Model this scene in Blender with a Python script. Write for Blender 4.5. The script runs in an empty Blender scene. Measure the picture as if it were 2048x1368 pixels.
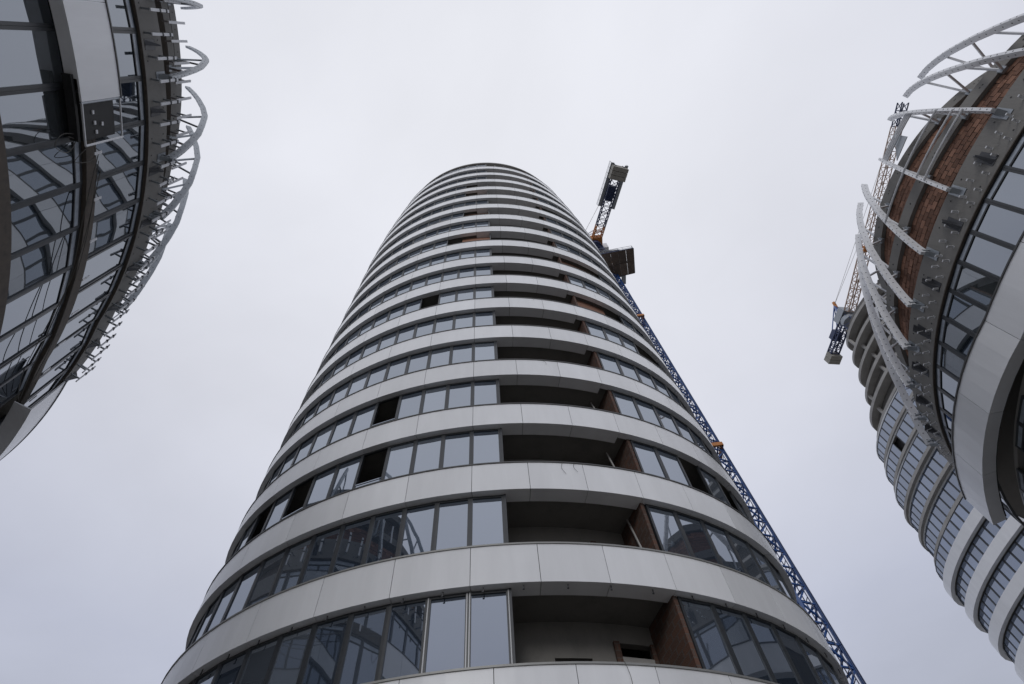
import bpy, math, random
from mathutils import Vector, Matrix

# ------------------------------------------------------------------ camera
scene = bpy.context.scene
EYE = 1.6
cam_d = bpy.data.cameras.new('camera')
cam = bpy.data.objects.new('camera', cam_d)
scene.collection.objects.link(cam)
cam_d.sensor_width = 36.0
cam_d.lens = 20.0
cam_d.clip_end = 5000
ROT = Matrix(((0.99403772, 0.10903678, 0.0),
              (0.09654542, -0.88015984, -0.46475546),
              (-0.05067544, 0.46198445, -0.88543908)))
cam.matrix_world = Matrix.Translation((0, 0, EYE)) @ ROT.to_4x4()
scene.camera = cam

# ------------------------------------------------------------------ sky (overcast)
world = bpy.data.worlds.new('World')
scene.world = world
world.use_nodes = True
nt = world.node_tree
nt.nodes.clear()
N = lambda t, tree=nt: tree.nodes.new(t)
out = N('ShaderNodeOutputWorld')
SUN_EL, SUN_AZ = math.radians(21), math.radians(188)
sky = N('ShaderNodeTexSky')
sky.sky_type = 'NISHITA'
sky.sun_disc = False
sky.sun_elevation = SUN_EL
sky.sun_rotation = SUN_AZ
bg_clear = N('ShaderNodeBackground')
bg_clear.inputs['Strength'].default_value = 0.10
nt.links.new(sky.outputs[0], bg_clear.inputs['Color'])
tc = N('ShaderNodeTexCoord')
sep = N('ShaderNodeSeparateXYZ')
nt.links.new(tc.outputs['Generated'], sep.inputs[0])
# overcast luminance: brighter towards the zenith
rmp = N('ShaderNodeValToRGB')
rmp.color_ramp.elements[0].position = 0.0
rmp.color_ramp.elements[0].color = (0.37, 0.395, 0.455, 1)
rmp.color_ramp.elements[1].position = 1.0
rmp.color_ramp.elements[1].color = (0.85, 0.862, 0.92, 1)
e = rmp.color_ramp.elements.new(0.52); e.color = (0.50, 0.525, 0.63, 1)
e = rmp.color_ramp.elements.new(0.78); e.color = (0.765, 0.78, 0.86, 1)
nt.links.new(sep.outputs['Z'], rmp.inputs[0])
# flat cloud deck: project the direction onto a plane overhead
mz = N('ShaderNodeMath'); mz.operation = 'ADD'; mz.inputs[1].default_value = 0.12
nt.links.new(sep.outputs['Z'], mz.inputs[0])
mz2 = N('ShaderNodeMath'); mz2.operation = 'MAXIMUM'; mz2.inputs[1].default_value = 0.1
nt.links.new(mz.outputs[0], mz2.inputs[0])
dv = N('ShaderNodeVectorMath'); dv.operation = 'DIVIDE'
nt.links.new(tc.outputs['Generated'], dv.inputs[0])
nt.links.new(mz2.outputs[0], dv.inputs[1])
noi = N('ShaderNodeTexNoise')
noi.inputs['Scale'].default_value = 1.25
noi.inputs['Detail'].default_value = 6
noi.inputs['Roughness'].default_value = 0.5
noi.inputs['Distortion'].default_value = 0.3
nt.links.new(dv.outputs[0], noi.inputs['Vector'])
mr = N('ShaderNodeMapRange')
mr.inputs['From Min'].default_value = 0.3
mr.inputs['From Max'].default_value = 0.7
mr.inputs['To Min'].default_value = 0.91
mr.inputs['To Max'].default_value = 1.10
nt.links.new(noi.outputs['Fac'], mr.inputs['Value'])
mul = N('ShaderNodeVectorMath'); mul.operation = 'MULTIPLY'
nt.links.new(rmp.outputs[0], mul.inputs[0])
nt.links.new(mr.outputs[0], mul.inputs[1])
bg_cl = N('ShaderNodeBackground')
bg_cl.inputs['Strength'].default_value = 1.0
nt.links.new(mul.outputs[0], bg_cl.inputs['Color'])
mixw = N('ShaderNodeMixShader')
mixw.inputs[0].default_value = 0.94
nt.links.new(bg_clear.outputs[0], mixw.inputs[1])
nt.links.new(bg_cl.outputs[0], mixw.inputs[2])
nt.links.new(mixw.outputs[0], out.inputs[0])

# ------------------------------------------------------------------ veiled sun
sd = bpy.data.lights.new('sun', 'SUN')
sd.energy = 0.68
sd.angle = math.radians(16)
sd.color = (1.0, 0.985, 0.97)
sun = bpy.data.objects.new('sun', sd)
scene.collection.objects.link(sun)
dirv = Vector((math.sin(SUN_AZ) * math.cos(SUN_EL), math.cos(SUN_AZ) * math.cos(SUN_EL), math.sin(SUN_EL)))
sun.rotation_euler = dirv.to_track_quat('Z', 'Y').to_euler()

vs = scene.view_settings
vs.view_transform = 'Standard'
vs.look = 'None'
vs.exposure = 0.0
vs.gamma = 1.0
vs.use_curve_mapping = False
scene.render.engine = 'CYCLES'
scene.cycles.max_bounces = 6

random.seed(7)
COL = scene.collection
R_ = math.radians

# ------------------------------------------------------------------ materials
def mat(name, col, rough=0.5, metal=0.0, var=0.0, noise=0.0, nscale=3.0, bump=0.0, bscale=20.0,
        ior=None, stretch=None, col2=None, spec=None):
    m = bpy.data.materials.new(name)
    m.use_nodes = True
    t = m.node_tree
    p = t.nodes['Principled BSDF']
    p.inputs['Roughness'].default_value = rough
    p.inputs['Metallic'].default_value = metal
    if ior: p.inputs['IOR'].default_value = ior
    if spec is not None: p.inputs['Specular IOR Level'].default_value = spec
    c = (*col, 1)
    p.inputs['Base Color'].default_value = c
    src = None
    if noise or col2 or var:
        rgb = t.nodes.new('ShaderNodeRGB'); rgb.outputs[0].default_value = c
        src = rgb.outputs[0]
    co = t.nodes.new('ShaderNodeTexCoord')
    geo = t.nodes.new('ShaderNodeNewGeometry')
    pos = geo.outputs['Position']
    if stretch:
        mp = t.nodes.new('ShaderNodeMapping'); mp.inputs['Scale'].default_value = stretch
        t.links.new(pos, mp.inputs['Vector']); vec = mp.outputs[0]
    else:
        vec = pos
    if noise or col2:
        n = t.nodes.new('ShaderNodeTexNoise')
        n.inputs['Scale'].default_value = nscale; n.inputs['Detail'].default_value = 8
        n.inputs['Roughness'].default_value = 0.62
        t.links.new(vec, n.inputs['Vector'])
        if col2:
            mx = t.nodes.new('ShaderNodeMix'); mx.data_type = 'RGBA'
            r = t.nodes.new('ShaderNodeMapRange'); r.inputs['From Min'].default_value = .35; r.inputs['From Max'].default_value = .65
            t.links.new(n.outputs['Fac'], r.inputs['Value'])
            t.links.new(r.outputs[0], mx.inputs['Factor'])
            t.links.new(src, mx.inputs['A']); mx.inputs['B'].default_value = (*col2, 1)
            src = mx.outputs['Result']
        if noise:
            r = t.nodes.new('ShaderNodeMapRange')
            r.inputs['From Min'].default_value = .25; r.inputs['From Max'].default_value = .75
            r.inputs['To Min'].default_value = 1 - noise; r.inputs['To Max'].default_value = 1 + noise
            t.links.new(n.outputs['Fac'], r.inputs['Value'])
            v = t.nodes.new('ShaderNodeVectorMath'); v.operation = 'MULTIPLY'
            t.links.new(src, v.inputs[0]); t.links.new(r.outputs[0], v.inputs[1]); src = v.outputs[0]
    if var:
        oi = t.nodes.new('ShaderNodeObjectInfo')
        r = t.nodes.new('ShaderNodeMapRange'); r.inputs['To Min'].default_value = 1 - var; r.inputs['To Max'].default_value = 1 + var
        t.links.new(oi.outputs['Random'], r.inputs['Value'])
        v = t.nodes.new('ShaderNodeVectorMath'); v.operation = 'MULTIPLY'
        t.links.new(src, v.inputs[0]); t.links.new(r.outputs[0], v.inputs[1]); src = v.outputs[0]
    if src is not None: t.links.new(src, p.inputs['Base Color'])
    if bump:
        n2 = t.nodes.new('ShaderNodeTexNoise'); n2.inputs['Scale'].default_value = bscale; n2.inputs['Detail'].default_value = 4
        t.links.new(vec, n2.inputs['Vector'])
        b = t.nodes.new('ShaderNodeBump'); b.inputs['Strength'].default_value = bump; b.inputs['Distance'].default_value = 0.02
        t.links.new(n2.outputs['Fac'], b.inputs['Height']); t.links.new(b.outputs[0], p.inputs['Normal'])
    return m

M = {}
M['panel'] = mat('white_cladding', (0.76, 0.77, 0.785), 0.27, var=0.075, noise=0.07, nscale=1.4, stretch=(1, 1, .18), spec=0.6)
M['coping'] = mat('coping_metal', (0.075, 0.075, 0.075), 0.45, 0.3)
M['coping_l'] = mat('coping_light', (0.26, 0.26, 0.25), 0.45, 0.3)
M['frame'] = mat('dark_frame', (0.030, 0.034, 0.039), 0.4, noise=.15, nscale=6)
M['concrete'] = mat('concrete', (0.31, 0.295, 0.275), 0.9, noise=0.30, nscale=1.6, bump=0.5, bscale=9, col2=(0.22, 0.21, 0.195))
M['concrete_s'] = mat('concrete_slab_edge', (0.27, 0.262, 0.247), 0.9, noise=0.34, nscale=2.2, bump=0.45, bscale=12, stretch=(1, 1, 0.35), col2=(0.17, 0.164, 0.153))
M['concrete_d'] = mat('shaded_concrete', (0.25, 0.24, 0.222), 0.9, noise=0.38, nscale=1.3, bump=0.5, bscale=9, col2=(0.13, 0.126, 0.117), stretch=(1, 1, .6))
M['concrete_f'] = mat('pale_concrete', (0.34, 0.332, 0.318), 0.9, noise=0.2, nscale=0.8)
M['brick'] = mat('clay_block', (0.32, 0.165, 0.108), 0.9, var=0.42, noise=0.22, nscale=14, bump=0.6, bscale=50, col2=(0.21, 0.118, 0.084))
M['brick_w'] = mat('brick_wall', (0.115, 0.07, 0.052), 0.9, noise=0.35, nscale=5, bump=0.5, bscale=25, col2=(0.08, 0.052, 0.042))
def brick_pattern(m):
    t = m.node_tree; p = t.nodes['Principled BSDF']
    g = t.nodes.new('ShaderNodeNewGeometry'); sp = t.nodes.new('ShaderNodeSeparateXYZ'); t.links.new(g.outputs['Position'], sp.inputs[0])
    ad = t.nodes.new('ShaderNodeMath'); t.links.new(sp.outputs['X'], ad.inputs[0]); t.links.new(sp.outputs['Y'], ad.inputs[1])
    cb = t.nodes.new('ShaderNodeCombineXYZ'); t.links.new(ad.outputs[0], cb.inputs[0]); t.links.new(sp.outputs['Z'], cb.inputs[1])
    b = t.nodes.new('ShaderNodeTexBrick'); t.links.new(cb.outputs[0], b.inputs['Vector'])
    b.inputs['Color1'].default_value = (.14, .062, .038, 1); b.inputs['Color2'].default_value = (.07, .04, .03, 1); b.inputs['Mortar'].default_value = (.10, .095, .088, 1)
    b.inputs['Scale'].default_value = 1.0; b.inputs['Brick Width'].default_value = .26; b.inputs['Row Height'].default_value = .2; b.inputs['Mortar Size'].default_value = .014
    src = p.inputs['Base Color'].links[0].from_socket
    mx = t.nodes.new('ShaderNodeMix'); mx.data_type = 'RGBA'; mx.inputs['Factor'].default_value = .6
    t.links.new(src, mx.inputs['A']); t.links.new(b.outputs['Color'], mx.inputs['B']); t.links.new(mx.outputs['Result'], p.inputs['Base Color'])
brick_pattern(M['brick_w'])
M['mortar'] = mat('mortar', (0.085, 0.072, 0.062), 0.95, noise=.3, nscale=8)
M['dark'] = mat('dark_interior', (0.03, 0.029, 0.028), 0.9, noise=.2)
M['interior'] = mat('interior_plaster', (0.14, 0.135, 0.13), 0.9, noise=.2)
M['alu'] = mat('pale_aluminium', (0.68, 0.69, 0.71), 0.42, 0.0, noise=.10, nscale=4)
M['galv'] = mat('galvanised_steel', (0.30, 0.325, 0.35), 0.45, 0.5, noise=.15, nscale=6)
M['bolt'] = mat('dark_bolt', (0.06, 0.062, 0.068), 0.5, 0.4)
M['membrane_gap'] = mat('black_membrane_gap', (0.014, 0.014, 0.014), 0.65, noise=.3, nscale=9)  # black for the insulation box, tie holes and the shade in the soffit gap
M['rust'] = mat('rusty_edge', (0.105, 0.09, 0.078), 0.85, noise=.4, nscale=5, col2=(0.09, 0.075, 0.06))
M['transom'] = mat('pale_transom', (0.36, 0.40, 0.45), 0.3, 0.2, noise=.25, nscale=5)
M['blue'] = mat('crane_blue', (0.012, 0.075, 0.27), 0.45, noise=.2, nscale=3)
M['navy'] = mat('crane_navy', (0.02, 0.035, 0.10), 0.5, noise=.2, nscale=3)
M['orange'] = mat('crane_orange', (0.46, 0.17, 0.03), 0.55, noise=.25, nscale=4)
M['jib'] = mat('jib_pale_orange', (0.42, 0.30, 0.23), 0.55, noise=.2, nscale=3)
M['cwt'] = mat('counterweight_concrete', (0.30, 0.29, 0.26), 0.9, noise=.2, nscale=2)
M['deck'] = mat('plywood_deck', (0.11, 0.085, 0.068), 0.85, var=.25, noise=.35, nscale=2)
M['cable'] = mat('cable', (0.10, 0.095, 0.085), 0.7)
M['rope'] = mat('rope', (0.35, 0.31, 0.26), 0.7)
M['ground'] = mat('ground_gravel', (0.24, 0.23, 0.215), 0.95, noise=.3, nscale=.4, bump=.4, bscale=4)
M['film'] = mat('protective_film', (0.55, 0.56, 0.57), 0.4)
M['timber'] = mat('timber', (0.45, 0.27, 0.13), 0.8, noise=.2)

def glass(name, base, ior, wav, wscale, tint=(.86, .92, 1.0), rough=0.015):
    m = mat(name, base, rough, ior=ior)
    t = m.node_tree
    p = t.nodes['Principled BSDF']
    p.inputs['Specular Tint'].default_value = (*tint, 1)
    oi = t.nodes.new('ShaderNodeObjectInfo'); cr = t.nodes.new('ShaderNodeValToRGB')
    cr.color_ramp.elements[0].color = (*base, 1); cr.color_ramp.elements[0].position = .45
    cr.color_ramp.elements[1].color = (base[0] * 3 + .03, base[1] * 2.6 + .03, base[2] * 2.2 + .03, 1)
    t.links.new(oi.outputs['Random'], cr.inputs[0]); t.links.new(cr.outputs[0], p.inputs['Base Color'])
    g = t.nodes.new('ShaderNodeNewGeometry')
    n = t.nodes.new('ShaderNodeTexNoise')
    n.inputs['Scale'].default_value = wscale; n.inputs['Detail'].default_value = 1
    t.links.new(g.outputs['Position'], n.inputs['Vector'])
    b = t.nodes.new('ShaderNodeBump'); b.inputs['Strength'].default_value = 1.0; b.inputs['Distance'].default_value = wav
    t.links.new(n.outputs['Fac'], b.inputs['Height']); t.links.new(b.outputs[0], p.inputs['Normal'])
    return m
M['glass'] = glass('tower_glass', (0.03, 0.042, 0.062), 4.4, 0.004, 0.6)
M['glass_l'] = glass('building_glass', (0.018, 0.024, 0.03), 3.4, 0.007, 0.55)
M['glass_f'] = glass('far_glass', (0.03, 0.05, 0.10), 3.6, 0.004, 0.4)

# ------------------------------------------------------------------ mesh helpers
class MB:
    def __init__(s): s.v = []; s.f = []; s.mi = []
    def add(s, vs_, fs_, mi=0):
        b = len(s.v); s.v += [tuple(x) for x in vs_]
        s.f += [tuple(i + b for i in f) for f in fs_]; s.mi += [mi] * len(fs_)
    def hexa(s, c, mi=0):      # 8 corners: bottom 4 ccw, top 4 ccw
        s.add(c, [(3, 2, 1, 0), (4, 5, 6, 7), (0, 1, 5, 4), (1, 2, 6, 5), (2, 3, 7, 6), (3, 0, 4, 7)], mi)
    def box(s, x0, x1, y0, y1, z0, z1, mi=0):
        s.hexa([(x0, y0, z0), (x1, y0, z0), (x1, y1, z0), (x0, y1, z0), (x0, y0, z1), (x1, y0, z1), (x1, y1, z1), (x0, y1, z1)], mi)
    def bar(s, a, b, w, h=None, up=(0, 0, 1), mi=0):
        a = Vector(a); b = Vector(b); h = h or w
        d = b - a
        if d.length < 1e-6: return
        d.normalize(); up = Vector(up)
        if abs(d.dot(up)) > .98: up = Vector((0.3, 1, 0)).normalized()
        x = d.cross(up).normalized() * (w / 2); y = x.cross(d).normalized() * (h / 2)
        s.hexa([a - x - y, a + x - y, a + x + y, a - x + y, b - x - y, b + x - y, b + x + y, b - x + y], mi)
    def tube(s, pts, r, n=5, mi=0):
        pts = [Vector(p) for p in pts]; vs_ = []; fs_ = []
        for i, p in enumerate(pts):
            d = (pts[min(i + 1, len(pts) - 1)] - pts[max(i - 1, 0)]).normalized()
            u = Vector((0, 0, 1)) if abs(d.z) < .9 else Vector((1, 0, 0))
            x = d.cross(u).normalized(); y = d.cross(x)
            for k in range(n):
                a = 2 * math.pi * k / n
                vs_.append(p + x * math.cos(a) * r + y * math.sin(a) * r)
        for i in range(len(pts) - 1):
            for k in range(n):
                fs_.append((i * n + k, i * n + (k + 1) % n, (i + 1) * n + (k + 1) % n, (i + 1) * n + k))
        fs_.append(tuple(range(n))[::-1]); fs_.append(tuple((len(pts) - 1) * n + k for k in range(n)))
        s.add(vs_, fs_, mi)
    def sweep(s, pts, side, w, h, mi=0):
        """rectangular section swept along pts, 'side' horizontal vector is the width direction"""
        pts = [Vector(p) for p in pts]; side = Vector(side).normalized(); vs_ = []; fs_ = []
        for i, p in enumerate(pts):
            d = (pts[min(i + 1, len(pts) - 1)] - pts[max(i - 1, 0)]).normalized()
            y = side.cross(d).normalized()
            for (sx, sy) in ((-1, -1), (1, -1), (1, 1), (-1, 1)):
                vs_.append(p + side * (sx * w / 2) + y * (sy * h / 2))
        for i in range(len(pts) - 1):
            for k in range(4):
                fs_.append((i * 4 + k, i * 4 + (k + 1) % 4, (i + 1) * 4 + (k + 1) % 4, (i + 1) * 4 + k))
        fs_.append((3, 2, 1, 0)); n = (len(pts) - 1) * 4; fs_.append((n, n + 1, n + 2, n + 3))
        s.add(vs_, fs_, mi)
    def arc(s, plan, s0, s1, o0, o1, z0, z1, seg=1, mi=0, closed=False):
        """curved block between insets o0 (outer) and o1 (inner), from s0 to s1 along the plan"""
        vs_ = []; fs_ = []
        for i in range(seg + 1):
            q = s0 + (s1 - s0) * i / seg
            a = plan.pt(q, o0); b = plan.pt(q, o1)
            vs_ += [(a[0], a[1], z0), (a[0], a[1], z1), (b[0], b[1], z1), (b[0], b[1], z0)]
        for i in range(seg):
            for k in range(4):
                fs_.append((i * 4 + k, i * 4 + (k + 1) % 4, (i + 1) * 4 + (k + 1) % 4, (i + 1) * 4 + k))
        if not closed:
            fs_.append((3, 2, 1, 0)); n = seg * 4; fs_.append((n, n + 1, n + 2, n + 3))
        s.add(vs_, fs_, mi)
    def mesh(s, name, mats):
        me = bpy.data.meshes.new(name)
        me.from_pydata(s.v, [], s.f)
        for m in (mats if isinstance(mats, (list, tuple)) else [mats]): me.materials.append(M[m])
        if any(s.mi): me.polygons.foreach_set('material_index', s.mi)
        me.update()
        return me

def link(name, me, parent=None, loc=None, rz=0.0, origin=True):
    """mesh with world coordinates (loc None) or local mesh placed at world loc"""
    o = bpy.data.objects.new(name, me)
    COL.objects.link(o)
    base = Vector((0, 0, 0))
    if parent is not None:
        o.parent = parent
        base = Vector(parent.get('_w', parent.location)) if parent.type == 'EMPTY' else Vector((0, 0, 0))
    w = Vector(loc) if loc is not None else Vector((0, 0, 0))
    o.location = w - base
    o.rotation_euler = (0, 0, rz)
    return o

def sub(name, me, part):          # sub-part sharing its part's frame
    o = bpy.data.objects.new(name, me); COL.objects.link(o); o.parent = part
    return o

def put(name, mb, mats, parent=None):
    return link(name, mb.mesh(name, mats), parent)

def thing(name, label, cat, loc, group=None):
    o = bpy.data.objects.new(name, None); COL.objects.link(o)
    o.empty_display_size = 1; o.location = loc
    o['label'] = label; o['category'] = cat
    if group: o['group'] = group
    return o

def tag(o, label, cat, group=None):
    o['label'] = label; o['category'] = cat
    if group: o['group'] = group
    return o

class Plan:
    """a closed or open plan curve given as dense points; inset o goes inwards"""
    def __init__(s, fn, t0, t1, n=1440, origin=None):
        s.p = [fn(t0 + (t1 - t0) * i / n) for i in range(n + 1)]
        s.nm = []; s.s = [0.0]
        for i in range(n + 1):
            a = s.p[max(i - 1, 0)]; b = s.p[min(i + 1, n)]
            dx, dy = b[0] - a[0], b[1] - a[1]; L = math.hypot(dx, dy)
            s.nm.append((dy / L, -dx / L))
            if i: s.s.append(s.s[-1] + math.hypot(s.p[i][0] - s.p[i - 1][0], s.p[i][1] - s.p[i - 1][1]))
        s.t0, s.t1, s.n = t0, t1, n
        s.off = 0.0
        if origin is not None: s.off = s.at(origin)
    def at(s, t):
        u = (t - s.t0) / (s.t1 - s.t0) * s.n
        i = min(max(int(u), 0), s.n - 1); f = u - i
        return s.s[i] + (s.s[i + 1] - s.s[i]) * f - s.off
    def loc(s, q):
        q += s.off
        lo, hi = 0, s.n
        while hi - lo > 1:
            m = (lo + hi) // 2
            if s.s[m] <= q: lo = m
            else: hi = m
        f = (q - s.s[lo]) / max(s.s[lo + 1] - s.s[lo], 1e-9)
        return lo, f
    def nrm(s, q):
        i, f = s.loc(q); a, b = s.nm[i], s.nm[i + 1]
        x, y = a[0] + (b[0] - a[0]) * f, a[1] + (b[1] - a[1]) * f; L = math.hypot(x, y)
        return x / L, y / L
    def pt(s, q, o=0.0):
        i, f = s.loc(q); a, b = s.p[i], s.p[i + 1]; n = s.nrm(q)
        return a[0] + (b[0] - a[0]) * f - n[0] * o, a[1] + (b[1] - a[1]) * f - n[1] * o
    @property
    def smin(s): return s.s[0] - s.off
    @property
    def smax(s): return s.s[-1] - s.off

def window_meshes(tag_, w, h, fw, gm, transom=0.0, depth=0.09):
    """local: x along the wall, y outwards is -y, z up from the sill"""
    b = MB()
    y0, y1 = 0.0, depth
    b.box(-w / 2, -w / 2 + fw, y0, y1, 0, h)
    b.box(w / 2 - fw, w / 2, y0, y1, 0, h)
    b.box(-w / 2 + fw, w / 2 - fw, y0 + .002, y1, 0, fw)
    b.box(-w / 2 + fw, w / 2 - fw, y0 + .002, y1, h - fw, h)
    if transom:
        b.box(-w / 2 + fw, w / 2 - fw, y0 + .004, y1, h - fw - transom - .05, h - fw - transom)
    f = b.mesh('window_frame_' + tag_, 'frame')
    p = MB()
    p.box(-w / 2 + fw, w / 2 - fw, .035, .06, fw, h - fw - (transom + .05 if transom else 0))
    g = p.mesh('pane_' + tag_, gm)
    tr = None
    if transom:
        p = MB(); p.box(-w / 2 + fw, w / 2 - fw, .012, .05, h - fw - transom, h - fw)
        tr = p.mesh('transom_' + tag_, 'transom')
    return f, g, tr

def xform(mb, me, loc, rz, mi=0):
    c, s_ = math.cos(rz), math.sin(rz)
    mb.add([(loc[0] + v.co.x * c - v.co.y * s_, loc[1] + v.co.x * s_ + v.co.y * c, loc[2] + v.co.z) for v in me.vertices],
           [tuple(p.vertices) for p in me.polygons], mi)

def face_rz(plan, q):
    n = plan.nrm(q)                       # outward; local -y must point outward
    return math.atan2(n[1], n[0]) + math.pi / 2

# ------------------------------------------------------------------ ground
g = MB()
g.add([(-1500, -1500, 0), (1500, -1500, 0), (1500, 1500, 0), (-1500, 1500, 0)], [(0, 1, 2, 3)])
o = put('ground', g, 'ground'); o['kind'] = 'structure'

# ================================================================== main tower
TC = (-1.869, 19.91); TA, TB = 11.157, 7.974
tower = thing('residential_tower', 'tall oval tower with white curved bands and dark windows, in the middle of the picture', 'tower', (TC[0], TC[1], 0))
tp = Plan(lambda t: (TC[0] + TA * math.cos(t), TC[1] + TB * math.sin(t)), R_(-270), R_(90), 2880, origin=R_(-89.24))
ATOP = {13: 11.08, 14: 10.93, 15: 10.68, 16: 10.36, 17: 10.02, 18: 9.65}
PLANS = {}
for k_, a_ in ATOP.items():          # the upper storeys step in at the sides, the front stays flush
    PLANS[k_] = Plan(lambda t, a_=a_: (TC[0] + a_ * math.cos(t), TC[1] + TB * math.sin(t)), R_(-270), R_(90), 2880, origin=R_(-89.24))
def T(k): return PLANS.get(k, tp)
H = lambda k: EYE + 7.75 + 3.4 * k        # top of the white band k
BAND = 1.27
NF = 18
S0, S1 = -16.2, 15.6                       # arc range that carries the detailed facade
GO = 0.205                                  # glazing inset
BL, BR = 0.97, 5.9                         # balcony opening along the arc
JL, JR = 2.07, 1.80                        # panel lengths left / right of the joint line

def joints():
    l = [0.0]
    while l[0] > S0: l.insert(0, l[0] - JL)
    while l[-1] < S1: l.append(l[-1] + JR)
    return l
JT = joints()
panels = []
for k in range(NF):
    off = 0.0 if k else 0.55
    for j in range(len(JT) - 1):
        panels.append((k, JT[j] + off, JT[j + 1] + off))
panels.sort(key=lambda a: (a[0] * 3.0 + max(0, abs(.5 * (a[1] + a[2]) - 1) - 4) * 1.4))
rest = MB()
def panel_geo(mb, k, a, b):
    z1 = H(k) - .05; z0 = H(k) - BAND; gp = .008
    mid = .5 * (a + b)
    deep = .52 if BL - .3 < mid < BR + .3 and k > 0 else .25
    if k == 0: deep = .25
    mb.arc(T(k), a + gp, b - gp, 0, .05, z0, z1, 4)
    mb.arc(T(k), a + gp, b - gp, .052, deep, z0 + .003, z0 + .05, 4)
for i, (k, a, b) in enumerate(panels):
    if i < 300:
        mb = MB(); panel_geo(mb, k, a, b); put('cladding_panel', mb, 'panel', tower)
    else:
        panel_geo(rest, k, a, b)
o = put('cladding_panels', rest, 'panel', tower); o['kind'] = 'stuff'

# dark copings along every band, backing, slabs, core
for k in range(NF):
    mb = MB()
    mb.arc(T(k), S0, S1, -.03, .16, H(k) - .05, H(k), 60)
    put('coping', mb, 'coping' if k > 1 else 'coping_l', tower)
    mb = MB()
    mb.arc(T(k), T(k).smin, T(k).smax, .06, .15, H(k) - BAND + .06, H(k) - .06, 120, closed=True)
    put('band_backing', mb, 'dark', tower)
for k in range(-2, NF + 1):
    mb = MB()      # floor slab whose underside is the ceiling of the balcony below
    n = 96; zb = H(k) - 1.12; ring = []
    for i in range(n):
        q = T(k).smin + (T(k).smax - T(k).smin) * i / n
        ring.append(T(k).pt(q, .30))
    mb.add([(x, y, zb) for x, y in ring] + [(x, y, zb + .22) for x, y in ring],
           [tuple(range(n))[::-1], tuple(range(n, 2 * n))] + [(i, (i + 1) % n, n + (i + 1) % n, n + i) for i in range(n)])
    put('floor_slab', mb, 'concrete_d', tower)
# rear half and lower storeys: plain bands and glass, outside the picture
mb = MB()
for k in range(-2, NF):
    if k >= 0:
        mb.arc(T(k), T(k).smin, S0, 0, .05, H(k) - BAND, H(k), 30, 0); mb.arc(T(k), S1, T(k).smax, 0, .05, H(k) - BAND, H(k), 30, 0)
        mb.arc(T(k), T(k).smin, S0, .3, .33, H(k), H(k + 1) - BAND, 30, 1); mb.arc(T(k), S1, T(k).smax, .3, .33, H(k), H(k + 1) - BAND, 30, 1)
    else:
        mb.arc(T(k), T(k).smin, T(k).smax, 0, .28, H(k) - BAND, H(k), 90, 0, True)
        mb.arc(T(k), T(k).smin, T(k).smax, .3, .33, H(k), H(k + 1) - BAND, 90, 1, True)
mb.arc(tp, tp.smin, tp.smax, .4, .6, 0, H(-2) - BAND, 90, 1, True)
put('rear_facade', mb, ['panel', 'glass'], tower)
mb = MB()
mb.arc(tp, tp.smin, tp.smax, 4.2, 4.4, 0, H(NF) - .6, 72, 0, True)
put('core_light_block', mb, 'interior', tower)  # ring wall added inside the tower to block light

# windows
OPEN_L = {2: {4, 7, 9}, 3: {4}, 4: {13}, 6: {3}, 9: {0, 1, 2}, 11: {0, 1}, 13: {0, 1}, 14: {0, 1}}
OPEN_R = {2: {2, 4}, 5: {3, 4}, 6: {0, 1, 2}, 8: {0, 1, 2}, 12: {0, 1, 2}, 15: {2, 3, 4}}
BRICK_L = {9: (0, 2), 11: (0, 2), 13: (0, 2)}
BRICK_R = {6: (0, 2), 8: (0, 3)}
WW = 1.03
wh = 3.4 - BAND - .03
wf, wg, _ = window_meshes('tower', WW - .008, wh, .075, 'glass')
wins = []
for k in range(NF):
    q = BL; i = 0
    while q > S0:
        if i not in OPEN_L.get(k, ()): wins.append((k, q - WW / 2))
        q -= WW; i += 1
    q = BR if k > 0 else 5.5; i = 0
    if k == 1: q = 5.55
    while q < S1 - WW:
        if i not in OPEN_R.get(k, ()): wins.append((k, q + WW / 2))
        q += WW; i += 1
wins.sort(key=lambda a: a[0] * 2.6 + max(0, abs(a[1]) - 5) * 1.2)
rf, rg = MB(), MB()
for i, (k, q) in enumerate(wins):
    x, y = T(k).pt(q, GO); rz = face_rz(T(k), q); z = H(k) + .01
    jit = random.gauss(0, .006)
    if i < 300:
        w = link('window', wf, tower, (x, y, z), rz + jit); sub('pane', wg, w)
    else:
        xform(rf, wf, (x, y, z), rz + jit); xform(rg, wg, (x, y, z), rz + jit)
o = put('upper_window_frames', rf, 'frame', tower); o['kind'] = 'stuff'
o = put('upper_window_panes', rg, 'glass', tower); o['kind'] = 'stuff'
# half-height glass guards in the open windows, low in the opening
for k, st in OPEN_L.items():
    if k > 4: continue
    for i in st:
        q = BL - WW * i - WW / 2; x, y = T(k).pt(q, GO); b = MB(); b.box(-.47, .47, .02, .05, 0, .42); b.box(-.47, .47, 0, .07, .42, .46)
        link('glass_guard', b.mesh('glass_guard', 'glass'), tower, (x, y, H(k) + .01), face_rz(T(k), q))
        b = MB(); b.box(-.52, -.47, 0, .09, 0, wh); b.box(.47, .52, 0, .09, 0, wh); b.box(-.47, .47, 0, .09, wh - .07, wh)
        link('open_frame', b.mesh('open_frame', 'frame'), tower, (x, y, H(k) + .01), face_rz(T(k), q))
# brick infill seen through unglazed openings
for k, (a, b_) in BRICK_L.items():
    mb = MB(); mb.arc(T(k), BL - WW * b_, BL, .46, .62, H(k) - .4, H(k + 1) - 1.13, 3); put('brick_infill', mb, 'brick', tower)
for k, (a, b_) in BRICK_R.items():
    mb = MB(); mb.arc(T(k), BR + WW * a, BR + WW * b_, .46, .62, H(k) - .4, H(k + 1) - 1.13, 3); put('brick_infill', mb, 'brick', tower)
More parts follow.
